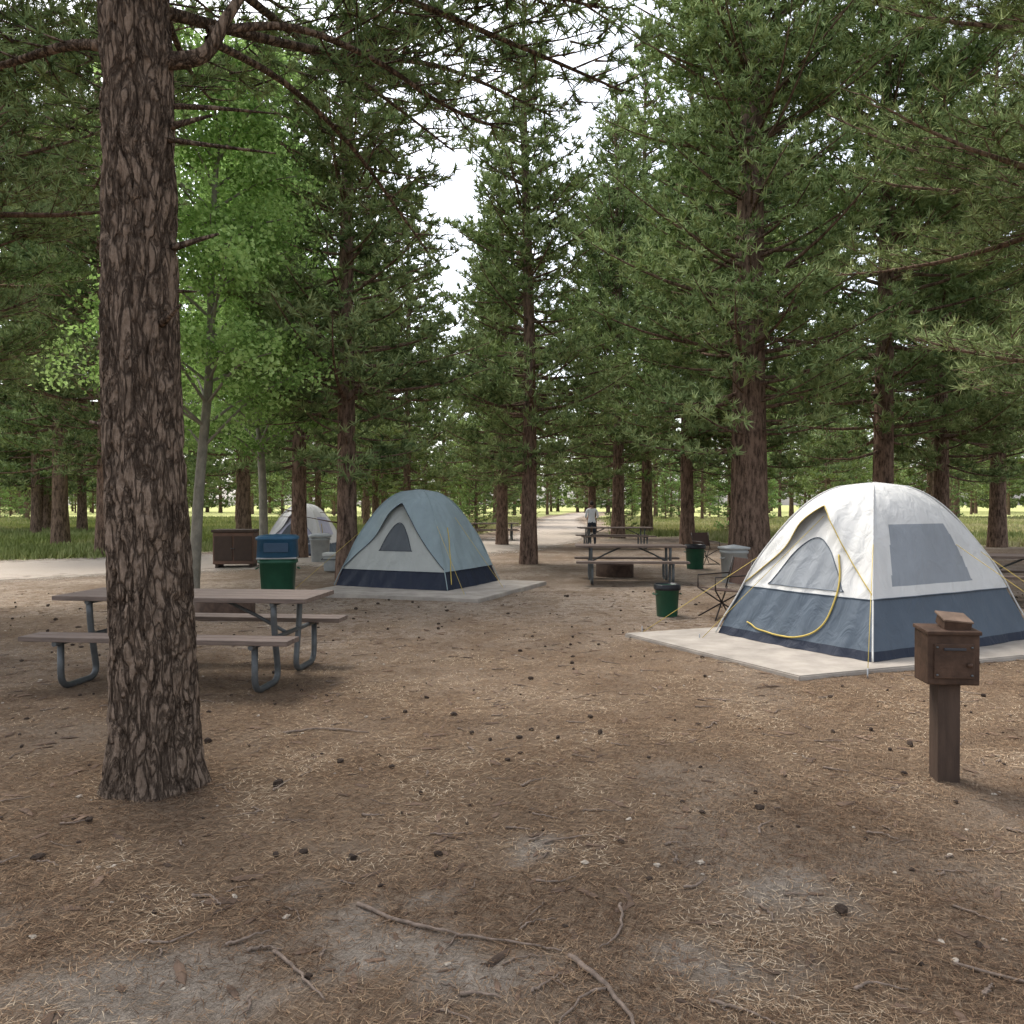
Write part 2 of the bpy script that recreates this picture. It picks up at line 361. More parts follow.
while len(pts)<105 and tries<20000:
    tries+=1; y=44+r.random()**1.0*120; x=r.uniform(-1,1)*(y*.8+12)
    if road_d(np.array([x]),np.array([y]))[0]<(4.5 if y<90 else 2): continue
    if y<66 and -4<x<24 : continue
    if any((x-a)**2+(y-b)**2<(4.5)**2 for a,b in pts): continue
    pts.append((x,y))
for n,(x,y) in enumerate(pts):
    s_=r.uniform(.7,1.25)*(1.0 if y<90 else 1.15); o=tree([F1,F2][r.integers(2)],x,y,r.random()*6.28,(s_*r.uniform(.8,1.15),)*2+(s_,),'distant_pine',fp); o.location.z=0
for row,yy in enumerate((165,180,200)):
    for x in np.arange(-170,171,8.):
        y=yy+r.normal()*4; o=tree(F3,x+r.normal()*2.5+row*3,y,r.random()*6.28,r.uniform(.8,1.4),'distant_pine',fp); o.location.z=0
for n in range(45):
    y=r.uniform(60,150);x=r.uniform(-.9,.9)*y
    if road_d(np.array([x]),np.array([y]))[0]<4: continue
    o=tree(V5,x,y,r.random()*6.28,r.uniform(.8,1.6),'young_pine',fp); o.location.z=0
def near_extra(t):
    r=t.r
    def br(pts,r0,L,start=.25,shade=.35): t.limb(smooth_path(pts,5),r0,L,.12,.09,shade,start,7)
    br([(.05,0,4.15),(.28,.05,4.22),(.42,.1,4.5),(.55,.3,4.85),(.9,.6,5.1)],.055,1.5,.6)
    br([(-.1,0,4.2),(-.5,.1,4.3),(-1.1,.3,4.28),(-1.7,.6,4.45)],.04,1.7,.3)
    br([(.3,.05,4.35),(.7,.35,4.55),(1.15,.6,4.5),(1.6,.8,4.3),(1.95,.95,4.22)],.028,2.,.3)
    br([(.3,.05,4.3),(.5,.9,4.5),(.8,1.6,4.4),(1.1,2.2,4.1),(1.3,2.7,3.9)],.026,2.2,.35)
    br([(.0,.1,4.5),(.6,1.2,4.9),(1.5,2.,5.2),(2.4,2.6,5.1)],.04,3.,.3)
    br([(0,.1,4.4),(-.5,1.2,4.7),(-1.2,2.2,4.8),(-1.9,3.,4.6)],.04,3.,.3)
    br([(.1,-.1,4.7),(.9,.1,5.0),(1.8,.3,4.85),(2.6,.4,4.7)],.035,2.6,.3)
    br([(.1,0,4.8),(1.0,.5,4.95),(2.0,1.,4.85),(2.9,1.5,4.75)],.035,3,.3)
    br([(.0,.1,5.0),(.3,1.6,5.3),(.8,3.,5.5),(1.4,4.2,5.5)],.04,3.6,.3)
    for (z,a,l) in [(3.75,.3,.16),(3.2,2.5,.12),(2.6,-.6,.14),(3.05,.2,.2),(2.0,3.3,.1)]:
        p=np.array([0,0,z]);q=p+np.array([math.cos(a),math.sin(a)-.3,.25])*(l+.2); t.tb.tube(np.array([p,(p+q)/2,q]),[.03,.02,.008],6,True)
nm=pine_mesh('near_pine_crown',21,15,5.4,3.6,.19,m=17,L=.14,w=.013,step=.13,gap=.2,wh=.55,power=.5,extra=near_extra,lean=(-.35,0),barkm=BARK,twt=True)
pe=empty('pine_tree',(-2.06,4.6,gz(-2.06,4.6))); obj('crown',nm,parent=pe)
th=np.linspace(0,2*math.pi,181)[:-1]; zz=np.linspace(-.1,6,520); TH,ZZ=np.meshgrid(th,zz)
rad=.222-.010*ZZ+.03*np.exp(-np.maximum(ZZ,0)/.13)+.025*np.exp(-ZZ/.6)
u=TH/(2*math.pi)*24; 
def per(u,z,s):
    return vn((u%24)*s,z)*(1-np.clip((u-22)/2,0,1))+vn(((u-24)*s)%256,z)*np.clip((u-22)/2,0,1)
wu=u+1.6*(per(u,ZZ*5,1)-.5)
rd=np.abs(per(wu%24,ZZ*2.4,1.)*2-1); rd2=np.abs(per((wu*1)%24,ZZ*6+30,2.)*2-1)
disp=.02*ss(0,.35,rd)+.01*ss(0,.3,rd2)+.008*per(u,ZZ*25,4)
root=.025*np.exp(-np.maximum(ZZ,0)/.1)*np.sin(TH*5+1)
R_=rad+disp-.02+root
LX=-.1*(ZZ/4.2)+.012*np.sin(ZZ*2.)
VV=np.stack([np.cos(TH)*R_+LX,np.sin(TH)*R_,ZZ],-1).reshape(-1,3)
k=180;i=np.arange(519)[:,None]*k;j=np.arange(k)[None];j2=(j+1)%k
obj('trunk',fastmesh('trunk',VV,[(np.stack([i+j,i+j2,i+k+j2,i+k+j],-1).reshape(-1,4),0)],smooth=True,mats=[BARK]),parent=pe)
def aspen(seed):
    t=Tree(seed); r=t.r
    TP=smooth_path([(0,0,-.1),(.12,0,2),(.3,.1,4.5),(.35,.1,7),(.5,.2,9.6),(.6,.2,11)],6); t.tb.tube(TP,np.linspace(.12,.02,len(TP)),10,False)
    cl=[]
    for b in range(56):
        z=2.8+(b/56)*7.8; i=np.argmin(abs(TP[:,2]-z)); p=TP[i]; a=b*2.4+r.normal()*.3; L=(2.4-1.6*max(0,(z-6)/5))*r.uniform(.5,1.15)
        q=p+np.array([math.cos(a)*L,math.sin(a)*L,L*r.uniform(.15,.7)]); mid=(p+q)/2+np.array([0,0,.1*L])
        Pp=smooth_path([p,mid,q],5); t.tb.tube(Pp,np.linspace(.035,.008,len(Pp)),5,False)
        for u in np.linspace(.4,1.02,6):
            c=Pp[min(int(u*10),10)]
            for k in range(2): cl.append(c+r.normal(size=3)*np.array([.3,.3,.2]))
    cl=np.array(cl); m=62; C=np.repeat(cl,m,0)+r.normal(size=(len(cl)*m,3))*np.array([.19,.19,.12]); n=len(C)
    sh=np.clip(np.repeat(r.uniform(.0,.95,len(cl)),m)+r.normal(size=n)*.15,0,1)
    d=nrm(r.normal(size=(n,3))); e=nrm(np.cross(d,r.normal(size=(n,3)))); s=r.uniform(.03,.055,(n,1))
    NV=np.stack([C-d*s,C+e*s*.8-d*s*.2,C+d*s*1.1,C-e*s*.8-d*s*.2],1).reshape(-1,3)
    V,Q,T=t.tb.arrays()
    return fastmesh('aspen',np.concatenate([V,NV]),[(Q,0),(np.arange(4*n).reshape(-1,4)+len(V),1)],attr=dict(shade=np.concatenate([np.zeros(len(V)),np.repeat(sh,4)])),smooth=[0],mats=[ASPB,LEAF])
AS=aspen(4)
obj('aspen_tree',AS,(-5.9,14.8,gz(-6.,15.)),0,.95); obj('aspen_tree',AS,(-5.9,19.0,0),2.,.95)
# ---------------- grass -----------------
r=np.random.default_rng(9); n=300000; y=22+r.random(n)**1.5*75; x=r.uniform(-1,1,n)*(y*.8+5)
g=grassm(x,y); keep=(g>r.random(n)*1.05)&(road_d(x,y)>3.0); x,y=x[keep],y[keep]; n=len(x)
h=r.uniform(.12,.38,n)*(.6+.8*fbm(x,y,.3,3)); wd=(.012+.0007*y); a=r.random(n)*6.28; z=gz(x,y)*(1-ss(60,160,np.hypot(x,y)))-.01
b=np.stack([x,y,z],-1); sd=np.stack([np.cos(a)*wd,np.sin(a)*wd,0*a],-1); tip=b+np.stack([r.normal(size=n)*.08,r.normal(size=n)*.08,h],-1)
sh=np.clip(fbm(x,y,.25,4)*1.5-.25+r.normal(size=n)*.15+np.where(x<-5,-.05,.25),0,1)
obj('meadow_grass',fastmesh('meadow_grass',np.stack([b-sd,b+sd,tip],1).reshape(-1,3),[(np.arange(3*n).reshape(-1,3),0)],attr=dict(shade=np.repeat(sh,3)),mats=[GRASS]))
# ---------------- litter ----------------
n_=N('dry_needles'); cc=n_.ramp(n_.attr('shade'),[(0,(.08,.05,.034)),(.5,(.245,.155,.095)),(.85,(.42,.3,.19)),(1,(.56,.45,.32))]); n_.n.remove(n_.b); df=n_.a('ShaderNodeBsdfDiffuse'); n_.link(cc,df.inputs[0]); n_.link(df.outputs[0],n_.out.inputs[0]); DRY=n_.m
n=340000; y=1.6+r.random(n)**1.35*13.5; x=r.uniform(-1,1,n)*(y*.72+.6)
keep=(r.random(n)>barem(x,y)*.8)&(r.random(n)>sandm(x,y)*.5)&(r.random(n)<.15+1.3*fbm(x,y,1.6,4)); x,y=x[keep],y[keep]; n=len(x)
a=r.random(n)*math.pi*2; l=r.uniform(.03,.075,n); wd=.0009+.0002*y
b=np.stack([x,y,gz(x,y)+r.uniform(.001,.014,n)],-1); d=np.stack([np.cos(a)*l,np.sin(a)*l,r.normal(size=n)*.005],-1)
sd=np.stack([-np.sin(a)*wd,np.cos(a)*wd,0*a],-1)
obj('pine_needle_litter',fastmesh('pine_needle_litter',np.stack([b-sd,b+sd,b+d],1).reshape(-1,3),[(np.arange(3*n).reshape(-1,3),0)],attr=dict(shade=np.repeat(np.clip(r.random(n)*.9+(fbm(x,y,2.2,3)-.5)*1.2+.03,0,1),3)),mats=[DRY]))
def blobs(name,n,ylo,yhi,smin,smax,mat,squash=(1,1,.6),k=7,rough=.25,powr=1.3):
    V=[];F=[];c=0
    for q in range(n):
        y=ylo+r.random()**powr*(yhi-ylo); x=r.uniform(-1,1)*(y*.7+.5); s=smin+(smax-smin)*r.random()**2; z=gz(x,y)
        ring=[]
        a0=r.random()*6.28; sq=np.array(squash)*r.uniform(.75,1.25,3)
        for i,(rr,zz) in enumerate([(.05,-.9),(.75,-.6),(1,0),(.75,.6),(.05,.95)]):
            th=np.arange(k)/k*6.283; rr=rr*(1+r.normal(size=k)*rough)
            p=np.stack([np.cos(th)*rr*sq[0],np.sin(th)*rr*sq[1],np.full(k,zz*sq[2])],-1)*s
            ca,sa=math.cos(a0),math.sin(a0); p=np.stack([p[:,0]*ca-p[:,1]*sa,p[:,0]*sa+p[:,1]*ca,p[:,2]],-1); ring.append(p+[x,y,z+s*sq[2]*.6])
        V.append(np.concatenate(ring)); i=np.arange(4)[:,None]*k;j=np.arange(k)[None];j2=(j+1)%k
        F.append(np.stack([i+j,i+j2,i+k+j2,i+k+j],-1).reshape(-1,4)+c); c+=5*k
    obj(name,fastmesh(name,np.concatenate(V),[(np.concatenate(F),0)],mats=[mat]))
blobs('pine_cones',520,2.6,15,.008,.026,simple('cone_brown',(.045,.03,.021),.9,.5,60,bump=.5),(1.2,.9,.85),8,.2,.8)
blobs('pebbles',300,2.3,13,.005,.016,simple('pebble_grey',(.4,.34,.27),.9,.3,20),(1.2,1,.5),powr=1.)
blobs('bark_chips',2800,2.3,16,.006,.03,simple('bark_chip',(.13,.085,.058),.9,.7,3),(2.4,.7,.25),6,.3,.9)
TW=simple('twig_wood',(.2,.15,.115),.9,.4,30,bump=.4); tb=TB()
def tw(pts,r0): 
    p=np.array([(a,b,0) for a,b in pts],float); P=smooth_path(p,6); P[:,2]=gz(P[:,0],P[:,1])+r0*.9+np.abs(np.sin(np.arange(len(P))))*.004; P[:,:2]+=r.normal(size=(len(P),2))*.004; tb.tube(P,np.linspace(r0,r0*.35,len(P)),6)
tw([(-.62,3.2),(-.4,3.05),(-.23,2.98),(0,2.93),(.17,2.86)],.009); tw([(.2,2.82),(.31,2.64),(.38,2.45),(.42,2.3)],.011); tw([(.43,3.2),(.41,3.0),(.32,2.88)],.007)
tw([(-.85,2.85),(-.72,2.7),(-.6,2.56)],.008); tw([(.31,2.64),(.2,2.55),(.1,2.35)],.006); tw([(1.55,2.8),(1.75,2.68),(1.95,2.62)],.007); tw([(-.2,2.98),(-.25,2.85)],.004)
tw([(-1.6,5.6),(-1.35,5.68),(-1.0,5.6)],.01); tw([(.15,3.75),(.4,3.85)],.006)
for q in range(420):
    y=2.4+r.random()*10; x=r.uniform(-1,1)*(y*.7+.4); a=r.normal()*.9; l=r.uniform(.04,.22); c=r.normal()*.3
    tw([(x,y),(x+math.cos(a)*l*.5,y+math.sin(a)*l*.5),(x+math.cos(a+c)*l,y+math.sin(a+c)*l)],r.uniform(.002,.008))
obj('fallen_twigs',tb.mesh('fallen_twigs',TW))
# ---------------- pads ------------------
CONC=simple('pad_concrete',(.35,.31,.265),.95,.25,3,bump=.3)
def slab(name,c):
    c=np.array(c,float); top=.055
    bm=bmesh.new(); vb=[bm.verts.new((a,b,-.15)) for a,b in c]; vt=[bm.verts.new((a,b,top)) for a,b in c]
    bm.faces.new(vt); bm.faces.new(vb[::-1])
    for i in range(4): bm.faces.new([vb[i],vb[(i+1)%4],vt[(i+1)%4],vt[i]])
    bmesh.ops.recalc_face_normals(bm,faces=bm.faces[:]); bmesh.ops.bevel(bm,geom=bm.edges[:],offset=.012,segments=2,affect='EDGES')
    me=bpy.data.meshes.new(name); bm.to_mesh(me); bm.free(); me.materials.append(CONC); obj(name,me)
slab('tent_pad',[(1.36,9.65),(2.6,7.22),(7.6,9.1),(6.4,11.6)])
slab('tent_pad',[(-3.8,14.2),(-.55,13.1),(.7,16.2),(-2.6,17.4)])
# ---------------- tents -----------------
def fabric(name,c,rough=.65):
    n=N(name); v=n.coord(); f=n.noise(v,3,4,.6); n.col(n.ramp(f,[(.3,tuple(x*.86 for x in c)),(.7,c)]))
    n.b.inputs['Roughness'].default_value=rough; n.b.inputs['Specular IOR Level'].default_value=.3
    w=n.noise(n.coord((1,1,.5)),5,3,.5,1.2); n.bump(w,.5,.06); return n.m
YEL=simple('yellow_cord',(.55,.41,.1),.6,.1); DARKP=simple('dark_pole',(.05,.05,.055),.5,.1); STK=simple('stake_metal',(.4,.4,.4),.4,.1,metal=.8)
def tent(name,loc,ang,a,b,H,cols,band=.36,door=True,win1=(-.45,.72,.38,.74),brow=.16,guys=(),mw=1.,mb=.03):
    e=empty(name,loc,ang)
    n0=np.array([1.,0,0]);n1=np.array([0,1.,0])
    def P(k,s,t,off=0.):
        s=np.asarray(s,float);t=np.asarray(t,float)
        s,t=np.broadcast_arrays(s,t)
        q={0:(n0*a,n1*b),1:(n1*b,n0*a),2:(-n0*a,n1*b),3:(-n1*b,n0*a)}[k]
        base=q[0]+s[...,None]*q[1]
        x=base[...,0]/a; y=base[...,1]/b; rr=np.hypot(x,y)
        circ=1.12/rr; f=1+(circ-1)*(.12+.6*t)
        w=np.clip(1-t,0,1)**(1/2.6)
        sag=1-.085*np.sin(math.pi*np.clip(t,0,1))**.8*(1-s*s)
        wr=1+.009*np.sin(s*9+t*7+k)*np.sin(t*math.pi)+.005*np.sin(s*23-t*15+k*2)
        sc=w*f*sag*wr
        bt=.014*np.sin(s*14+k)*(1-ss(0,.15,t))
        out=np.stack([base[...,0]*sc,base[...,1]*sc,H*t+0*s],-1)
        nn=nrm(np.stack([base[...,0]*(.4+.6*w),base[...,1]*(.4+.6*w),.25+t*1.2],-1))
        return out+nn*(np.asarray(off)+bt)[...,None]
    tt=np.linspace(0,1,121)**1.0; tt=1-(1-tt)**1.5; sv=np.linspace(-1,1,121)
    Sg,Tg=np.meshgrid(sv,tt); V=[];F=[];M=[];c=0; fV=[];fF=[];fM=[];fc=0
    nS=121
    i=np.arange(120)[:,None]*nS;j=np.arange(120)[None]; base=np.stack([i+j,i+j+1,i+nS+j+1,i+nS+j],-1)
    sm=(Sg[:-1,:-1]+Sg[1:,1:])/2; tm=(Tg[:-1,:-1]+Tg[1:,1:])/2
    eave=lambda s: band+.02+(.80-band)*(1-np.abs(s)**1.15)
    dwin=lambda s: (.66)-.9*np.abs(s/mw)**2.2-.06*np.abs(s)
    for k in range(4):
        V.append(P(k,Sg,Tg).reshape(-1,3)); m=np.zeros_like(sm)
        m[tm<band]=1; m[tm<.045]=2
        if k in(0,2):
            m[(tm>band+mb)&(tm<dwin(sm))&(abs(sm)<.62)]=3
        F.append((base+c).reshape(-1,4)); M.append(m.ravel()); c+=nS*nS
        if k in (0,2):
            off=.022+brow*np.exp(-(Sg/.45)**2)*ss(.98,.66,Tg)*np.clip((Tg-.4)/.3,0,1)
        else: off=.022+.0*Sg
        fV.append(P(k,Sg,Tg,off).reshape(-1,3)); fm=np.zeros_like(sm); keep=tm>band
        if k in (0,2): keep=tm>eave(sm)
        else:
            fm[(sm>win1[0]-.12*(1-tm)+ .12*(tm))&(sm<win1[1]+.1*(1-tm)-.05)&(tm>win1[2])&(tm<win1[3])]=1
        fF.append((base+fc)[keep]); fM.append(fm[keep]); fc+=nS*nS
    obj('tent_body',fastmesh('tent_body',np.concatenate(V),[(np.concatenate(F),np.concatenate(M))],smooth=True,mats=[cols['upper'],cols['band'],cols['skirt'],cols['mesh']]),parent=e)
    obj('rain_fly',fastmesh('rain_fly',np.concatenate(fV),[(np.concatenate(fF),np.concatenate(fM))],smooth=True,mats=[cols['fly'],cols['panel']]),parent=e)
    pp=[];yl=[];dk=[]
    t_=np.linspace(.0,1,40)
    for k,s in ((0,1),(0,-1),(2,1),(2,-1)): pp.append((P(k,np.full(40,s*1.),t_,.03),.009))
    tubeobj('pole_sleeves',pp,cols['fly'],e)
    s_=np.linspace(-1,1,60)
    for k in (0,2):
        ev=eave(s_); off=.024+brow*np.exp(-(s_/.45)**2)*ss(.98,.66,ev)*np.clip((ev-.4)/.3,0,1)
        (yl if door else dk).append((P(k,s_,ev,off),.006))
    for k in (1,3): dk.append((P(k,s_,np.full(60,band),.024),.006))
    for k in range(4): dk.append((P(k,s_,np.full(60,band),.004),.006))
    if door:
        sp=smooth_path([(-.62,.1,0),(-.35,.045+.02,0),(.1,.06,0),(.38,.14,0),(.5,.3,0),(.52,.42,0),(.45,.56,0)],8)
        yl.append((P(0,sp[:,0],sp[:,1],.014),.0095))
    else: yl.append((P(1,np.linspace(.85,.5,20),np.linspace(.05,.6,20),.03),.009))
    sw=np.linspace(-.6*mw,.6*mw,40); lo=band+mb; wl=np.maximum(dwin(sw),lo); dk.append((P(0,sw,wl,.006),.005)); dk.append((P(0,sw,np.full(40,lo),.006),.004))
    tubeobj('yellow_piping',yl,YEL,e,6); tubeobj('seams',dk,cols['band'],e,6)
    g=[];st=[]
    for (k,s,t,px,py) in guys:
        p=P(k,np.array([s*1.]),np.array([t*1.]),.04)[0]; q=np.array([px,py,-loc[2]+.02]); g.append((np.array([p,(p+q)/2,q]),.0035))
        st.append((np.array([q+[0,0,.08],q-[0,0,.06]]),.007))
    if g: tubeobj('guy_lines',g,YEL,e,5); tubeobj('stakes',st,STK,e,5)
    return e
white=fabric('tent_white',(.66,.65,.62)); grey=fabric('tent_grey',(.29,.31,.33)); slate=fabric('tent_slate',(.09,.115,.145)); navy=fabric('tent_navy',(.018,.024,.042))
dmesh=fabric('tent_dark_mesh',(.1,.11,.12)); silver=fabric('tent_silver',(.28,.345,.36)); beige=fabric('tent_beige',(.43,.44,.41)); lav=fabric('tent_lavender',(.47,.47,.57))
R_=math.radians
tent('dome_tent',(4.28,9.48,.058),R_(210),1.5,1.08,1.78,dict(upper=white,band=slate,skirt=navy,mesh=grey,fly=white,panel=grey),band=.32,
   guys=[(0,0,.78,1.9,-.9),(0,1,.62,1.95,1.35),(0,-1,.5,2.1,-1.7),(1,-.9,.55,-1.6,1.9),(1,-.4,.6,-.9,2.2),(3,-1,.6,-2.3,-1.4)])
tent('dome_tent',(-1.84,15.87,.058),R_(246),1.12,1.25,1.82,dict(upper=beige,band=navy,skirt=navy,mesh=dmesh,fly=silver,panel=silver),band=.17,door=False,mw=.62,mb=.2,win1=(-.3,.3,.42,.62),
   guys=[(0,1,.62,1.5,1.8),(0,-1,.55,1.7,-1.7),(1,0,.7,.1,1.9)])
tent('dome_tent',(-6.7,25.8,0.02),R_(262),1.05,1.05,1.6,dict(upper=lav,band=slate,skirt=navy,mesh=dmesh,fly=white,panel=lav),band=.22,door=False)
# ---------------- picnic tables ---------
def wood(name,c):
    n=N(name); v=n.coord((1.2,14,14)); f=n.noise(v,4,6,.65); n.col(n.ramp(f,[(.3,tuple(x*.6 for x in c)),(.7,tuple(x*1.25 for x in c))])); n.b.inputs['Roughness'].default_value=.75
    n.bump(f,.3,.004); return n.m
WOOD=wood('table_wood',(.165,.12,.095)); STEEL=simple('table_steel',(.11,.115,.115),.5,.2,12,metal=.4)
def table(loc,ang,L=2.45,name='picnic_table'):
    e=empty(name,(loc[0],loc[1],gz(*loc)),ang)
    for i in range(4): box('top_plank',(L,.185,.042),(0,-.291+i*.194,.76),WOOD,e,bev=.006)
    for s in (-1,1):
        for q in (0,1): box('bench_plank',(L,.135,.042),(0,s*(.60+.145*q),.46),WOOD,e,bev=.006)
    pa=[]
    for sx in (-1,1):
        x=sx*(L/2-.32)
        for s in (-1,1):
            pa.append((round_path([(x,s*.32,.735),(x,s*.3,.5),(x+.0,s*.2,.03),(x,s*.71,.03),(x,s*.71,.435)],.13),.028))
        pa.append((np.array([(x,-.8,.42),(x,0,.42),(x,.8,.42)]),.022)); pa.append((np.array([(x,-.36,.725),(x,0,.725),(x,.36,.725)]),.02))
        pa.append((np.array([(x,0,.42),(x-sx*.3,0,.58),(x-sx*.62,0,.725)]),.017))
    tubeobj('steel_frame',pa,STEEL,e,10); return e
table((-2.95,7.5),R_(-6),2.38); table((2.45,16.7),R_(-3),2.25); table((3.8,29.5),R_(4),2.7); table((-1.15,36.5),R_(3),2.9); table((8.7,13.2),R_(-12),2.3)
def fire_ring(x,y):
    e=empty('fire_ring',(x,y,gz(x,y))); rust=simple('rusty_steel',(.08,.05,.035),.8,.4,10,metal=.3)
    lathe('ring',[(.42,-.02),(.42,.28),(.405,.28),(.405,.0)],rust,e); 
    tubeobj('grate',[(np.array([(-.38,q,.3),(0,q,.3),(.38,q,.3)]),.008) for q in np.linspace(-.2,.2,8)]+[(np.array([(-.2,-.25,.3),(-.2,.25,.3)]),.01),(np.array([(.2,-.25,.3),(.2,.25,.3)]),.01)],rust,e,5)
fire_ring(-4.1,11.4); fire_ring(2.3,17.9); fire_ring(6.8,24.)
# ---------------- bins ------------------
GRN=simple('green_plastic',(.022,.085,.048),.4,.2,5); BLU=simple('blue_plastic',(.035,.105,.18),.4,.2,5); BLK=simple('black_bag',(.015,.015,.018),.3,.3,12,bump=.8); GRYP=simple('grey_plastic',(.36,.37,.36),.5,.15,5)
def bin_(x,y,r0,h,mat,lid=None,sq=.6,name='trash_bin'):
    e=empty(name,(x,y,gz(x,y)-.01),.2)
    lathe('body',[(0,.0),(r0*.8,.0),(r0*.84,.02),(r0*.97,h*.86),(r0*1.06,h*.87),(r0*1.06,h*.93),(r0*1.0,h*.94),(r0*1.0,h),(r0*.93,h),(r0*.9,h*.5),(0,h*.4)],mat,e,sq=sq)
    if lid: lid(e)
    else: lathe('bag_rim',[(r0*.9,h*.85),(r0*.96,h+.02),(r0*1.08,h+.01),(r0*1.1,h*.9),(r0*1.08,h*.86)],BLK,e,sq=sq)
    tubeobj('handles',[(round_path([(s*r0*1.0,-.07,h*.75),(s*r0*1.15,-.07,h*.72),(s*r0*1.15,.07,h*.72),(s*r0*1.0,.07,h*.75)],.02),.01) for s in (-1,1)],mat,e,6)
    return e
def bluelid(e):
    lathe('blue_hood',[(.3,.71),(.345,.73),(.33,1.02),(.36,1.03),(.36,1.07),(.3,1.1),(0,1.12)],BLU,e,sq=.8)
    box('flap',(.4,.02,.16),(0,-.37,.9),simple('dark_slot',(.03,.06,.1),.5,.1),e,rot=(R_(-6),0,0)); box('rim_sheet',(.66,.66,.03),(0,0,.715),GRYP,e)
bin_(-4.07,13.9,.32,.72,GRN,bluelid,name='trash_bin'); bin_(2.25,11.6,.17,.46,GRN,sq=.3); bin_(4.6,20.1,.23,.6,GRN,sq=.3)
def greylid(e): lathe('lid',[(.3,.7),(.32,.71),(.32,.76),(.2,.81),(0,.82)],GRYP,e,sq=.8)
bin_(-5.4,22.5,.28,.72,GRYP,greylid); bin_(4.55,16.4,.24,.72,GRYP,lambda e:lathe('lid',[(.25,.7),(.27,.71),(.27,.75),(0,.8)],GRYP,e,sq=.8))
def locker(x,y):
    e=empty('food_locker',(x,y,gz(x,y)),.12); br=simple('locker_brown',(.15,.085,.06),.6,.25,6); dk=simple('locker_dark',(.06,.038,.028),.6,.2)
    box('body',(1.0,.75,.8),(0,0,.5),br,e,bev=.02); box('lid',(1.06,.82,.07),(0,0,.94),dk,e,bev=.015)
    for s in (-1,1): box('door',(.44,.03,.62),(s*.24,-.385,.5),dk,e); box('foot',(.08,.6,.12),(s*.42,0,.06),dk,e); 
    tubeobj('handle',[(round_path([(-.04,-.4,.5),(-.04,-.44,.5),(.04,-.44,.5),(.04,-.4,.5)],.02),.012)],STEEL,e,6)
locker(-7.1,20.6)
e=empty('cooler_box',(-4.2,19.2,0)); box('tub',(.6,.38,.36),(0,0,.2),GRYP,e,bev=.03,taper=.93); box('lid',(.63,.41,.08),(0,0,.42),simple('cooler_lid',(.6,.6,.58),.4,.1),e,bev=.02)
tubeobj('handle',[(round_path([(-.32,0,.34),(-.34,-.2,.3),(.34,-.2,.3),(.32,0,.34)],.03),.01)],DARKP,e,6)
RUS=simple('weathered_brown_steel',(.075,.043,.028),.65,.5,7,metal=.2,bump=.4)
pz=gz(2.55,4.69); e=empty('campsite_post_box',(2.55,4.69,pz),R_(-6))
box('post',(.125,.125,.84),(0,.02,.32),simple('post_brown',(.065,.042,.03),.8,.45,9,bump=.5,stretch=(1,1,.2)),e,bev=.006)
box('box',(.285,.2,.3),(0,0,.73),RUS,e,bev=.008)
box('box_lid',(.3,.22,.022),(0,-.004,.888),RUS,e,rot=(R_(4),0,0),bev=.005)
box('receipt_hopper',(.15,.13,.055),(.04,.0,.925),RUS,e,rot=(R_(14),R_(5),0),bev=.006); box('hopper_lid',(.165,.15,.012),(.04,-.004,.96),simple('lid_light',(.15,.1,.07),.7,.4,8),e,rot=(R_(14),R_(5),0),bev=.004)
box('door_plate',(.22,.012,.2),(0,-.105,.72),RUS,e,bev=.004); box('slot',(.12,.01,.014),(0,-.116,.79),DARKP,e,bev=.002)
lathe('lock',[(0,-.01),(.015,-.01),(.015,.01),(0,.01)],RUS,e,loc=(.08,-.118,.7),k=12)
for a_,b_ in ((-.095,.64),(.095,.64),(-.095,.8),(.095,.8)): lathe('rivet',[(0,-.006),(.007,-.004),(.007,.004),(0,.006)],STEEL,e,loc=(a_,-.113,b_),k=8)
def chair(x,y,ang):
    e=empty('camp_chair',(x,y,gz(x,y)),ang); st=simple('chair_frame',(.04,.03,.026),.5,.2); cl=fabric('chair_cloth',(.07,.04,.03))
    tubeobj('frame',[(np.array(p,float),.011) for p in ([(-.25,-.25,0),(.25,.22,.42)],[(.25,-.25,0),(-.25,.22,.42)],[(-.25,.25,0),(.25,-.25,.42)],[(.25,.25,0),(-.25,-.25,.42)],[(-.25,.2,.4),(-.27,.33,.85)],[(.25,.2,.4),(.27,.33,.85)],[(-.25,-.25,.42),(-.25,-.25,.6),(-.27,.26,.62)],[(.25,-.25,.42),(.25,-.25,.6),(.27,.26,.62)])],st,e,6)
    box('seat',(.5,.46,.012),(0,0,.4),cl,e,rot=(R_(-5),0,0),bev=.003); box('backrest',(.52,.012,.38),(0,.3,.66),cl,e,rot=(R_(-14),0,0),bev=.003)
chair(3.0,11.4,R_(-75)); chair(5.3,21.8,R_(20))
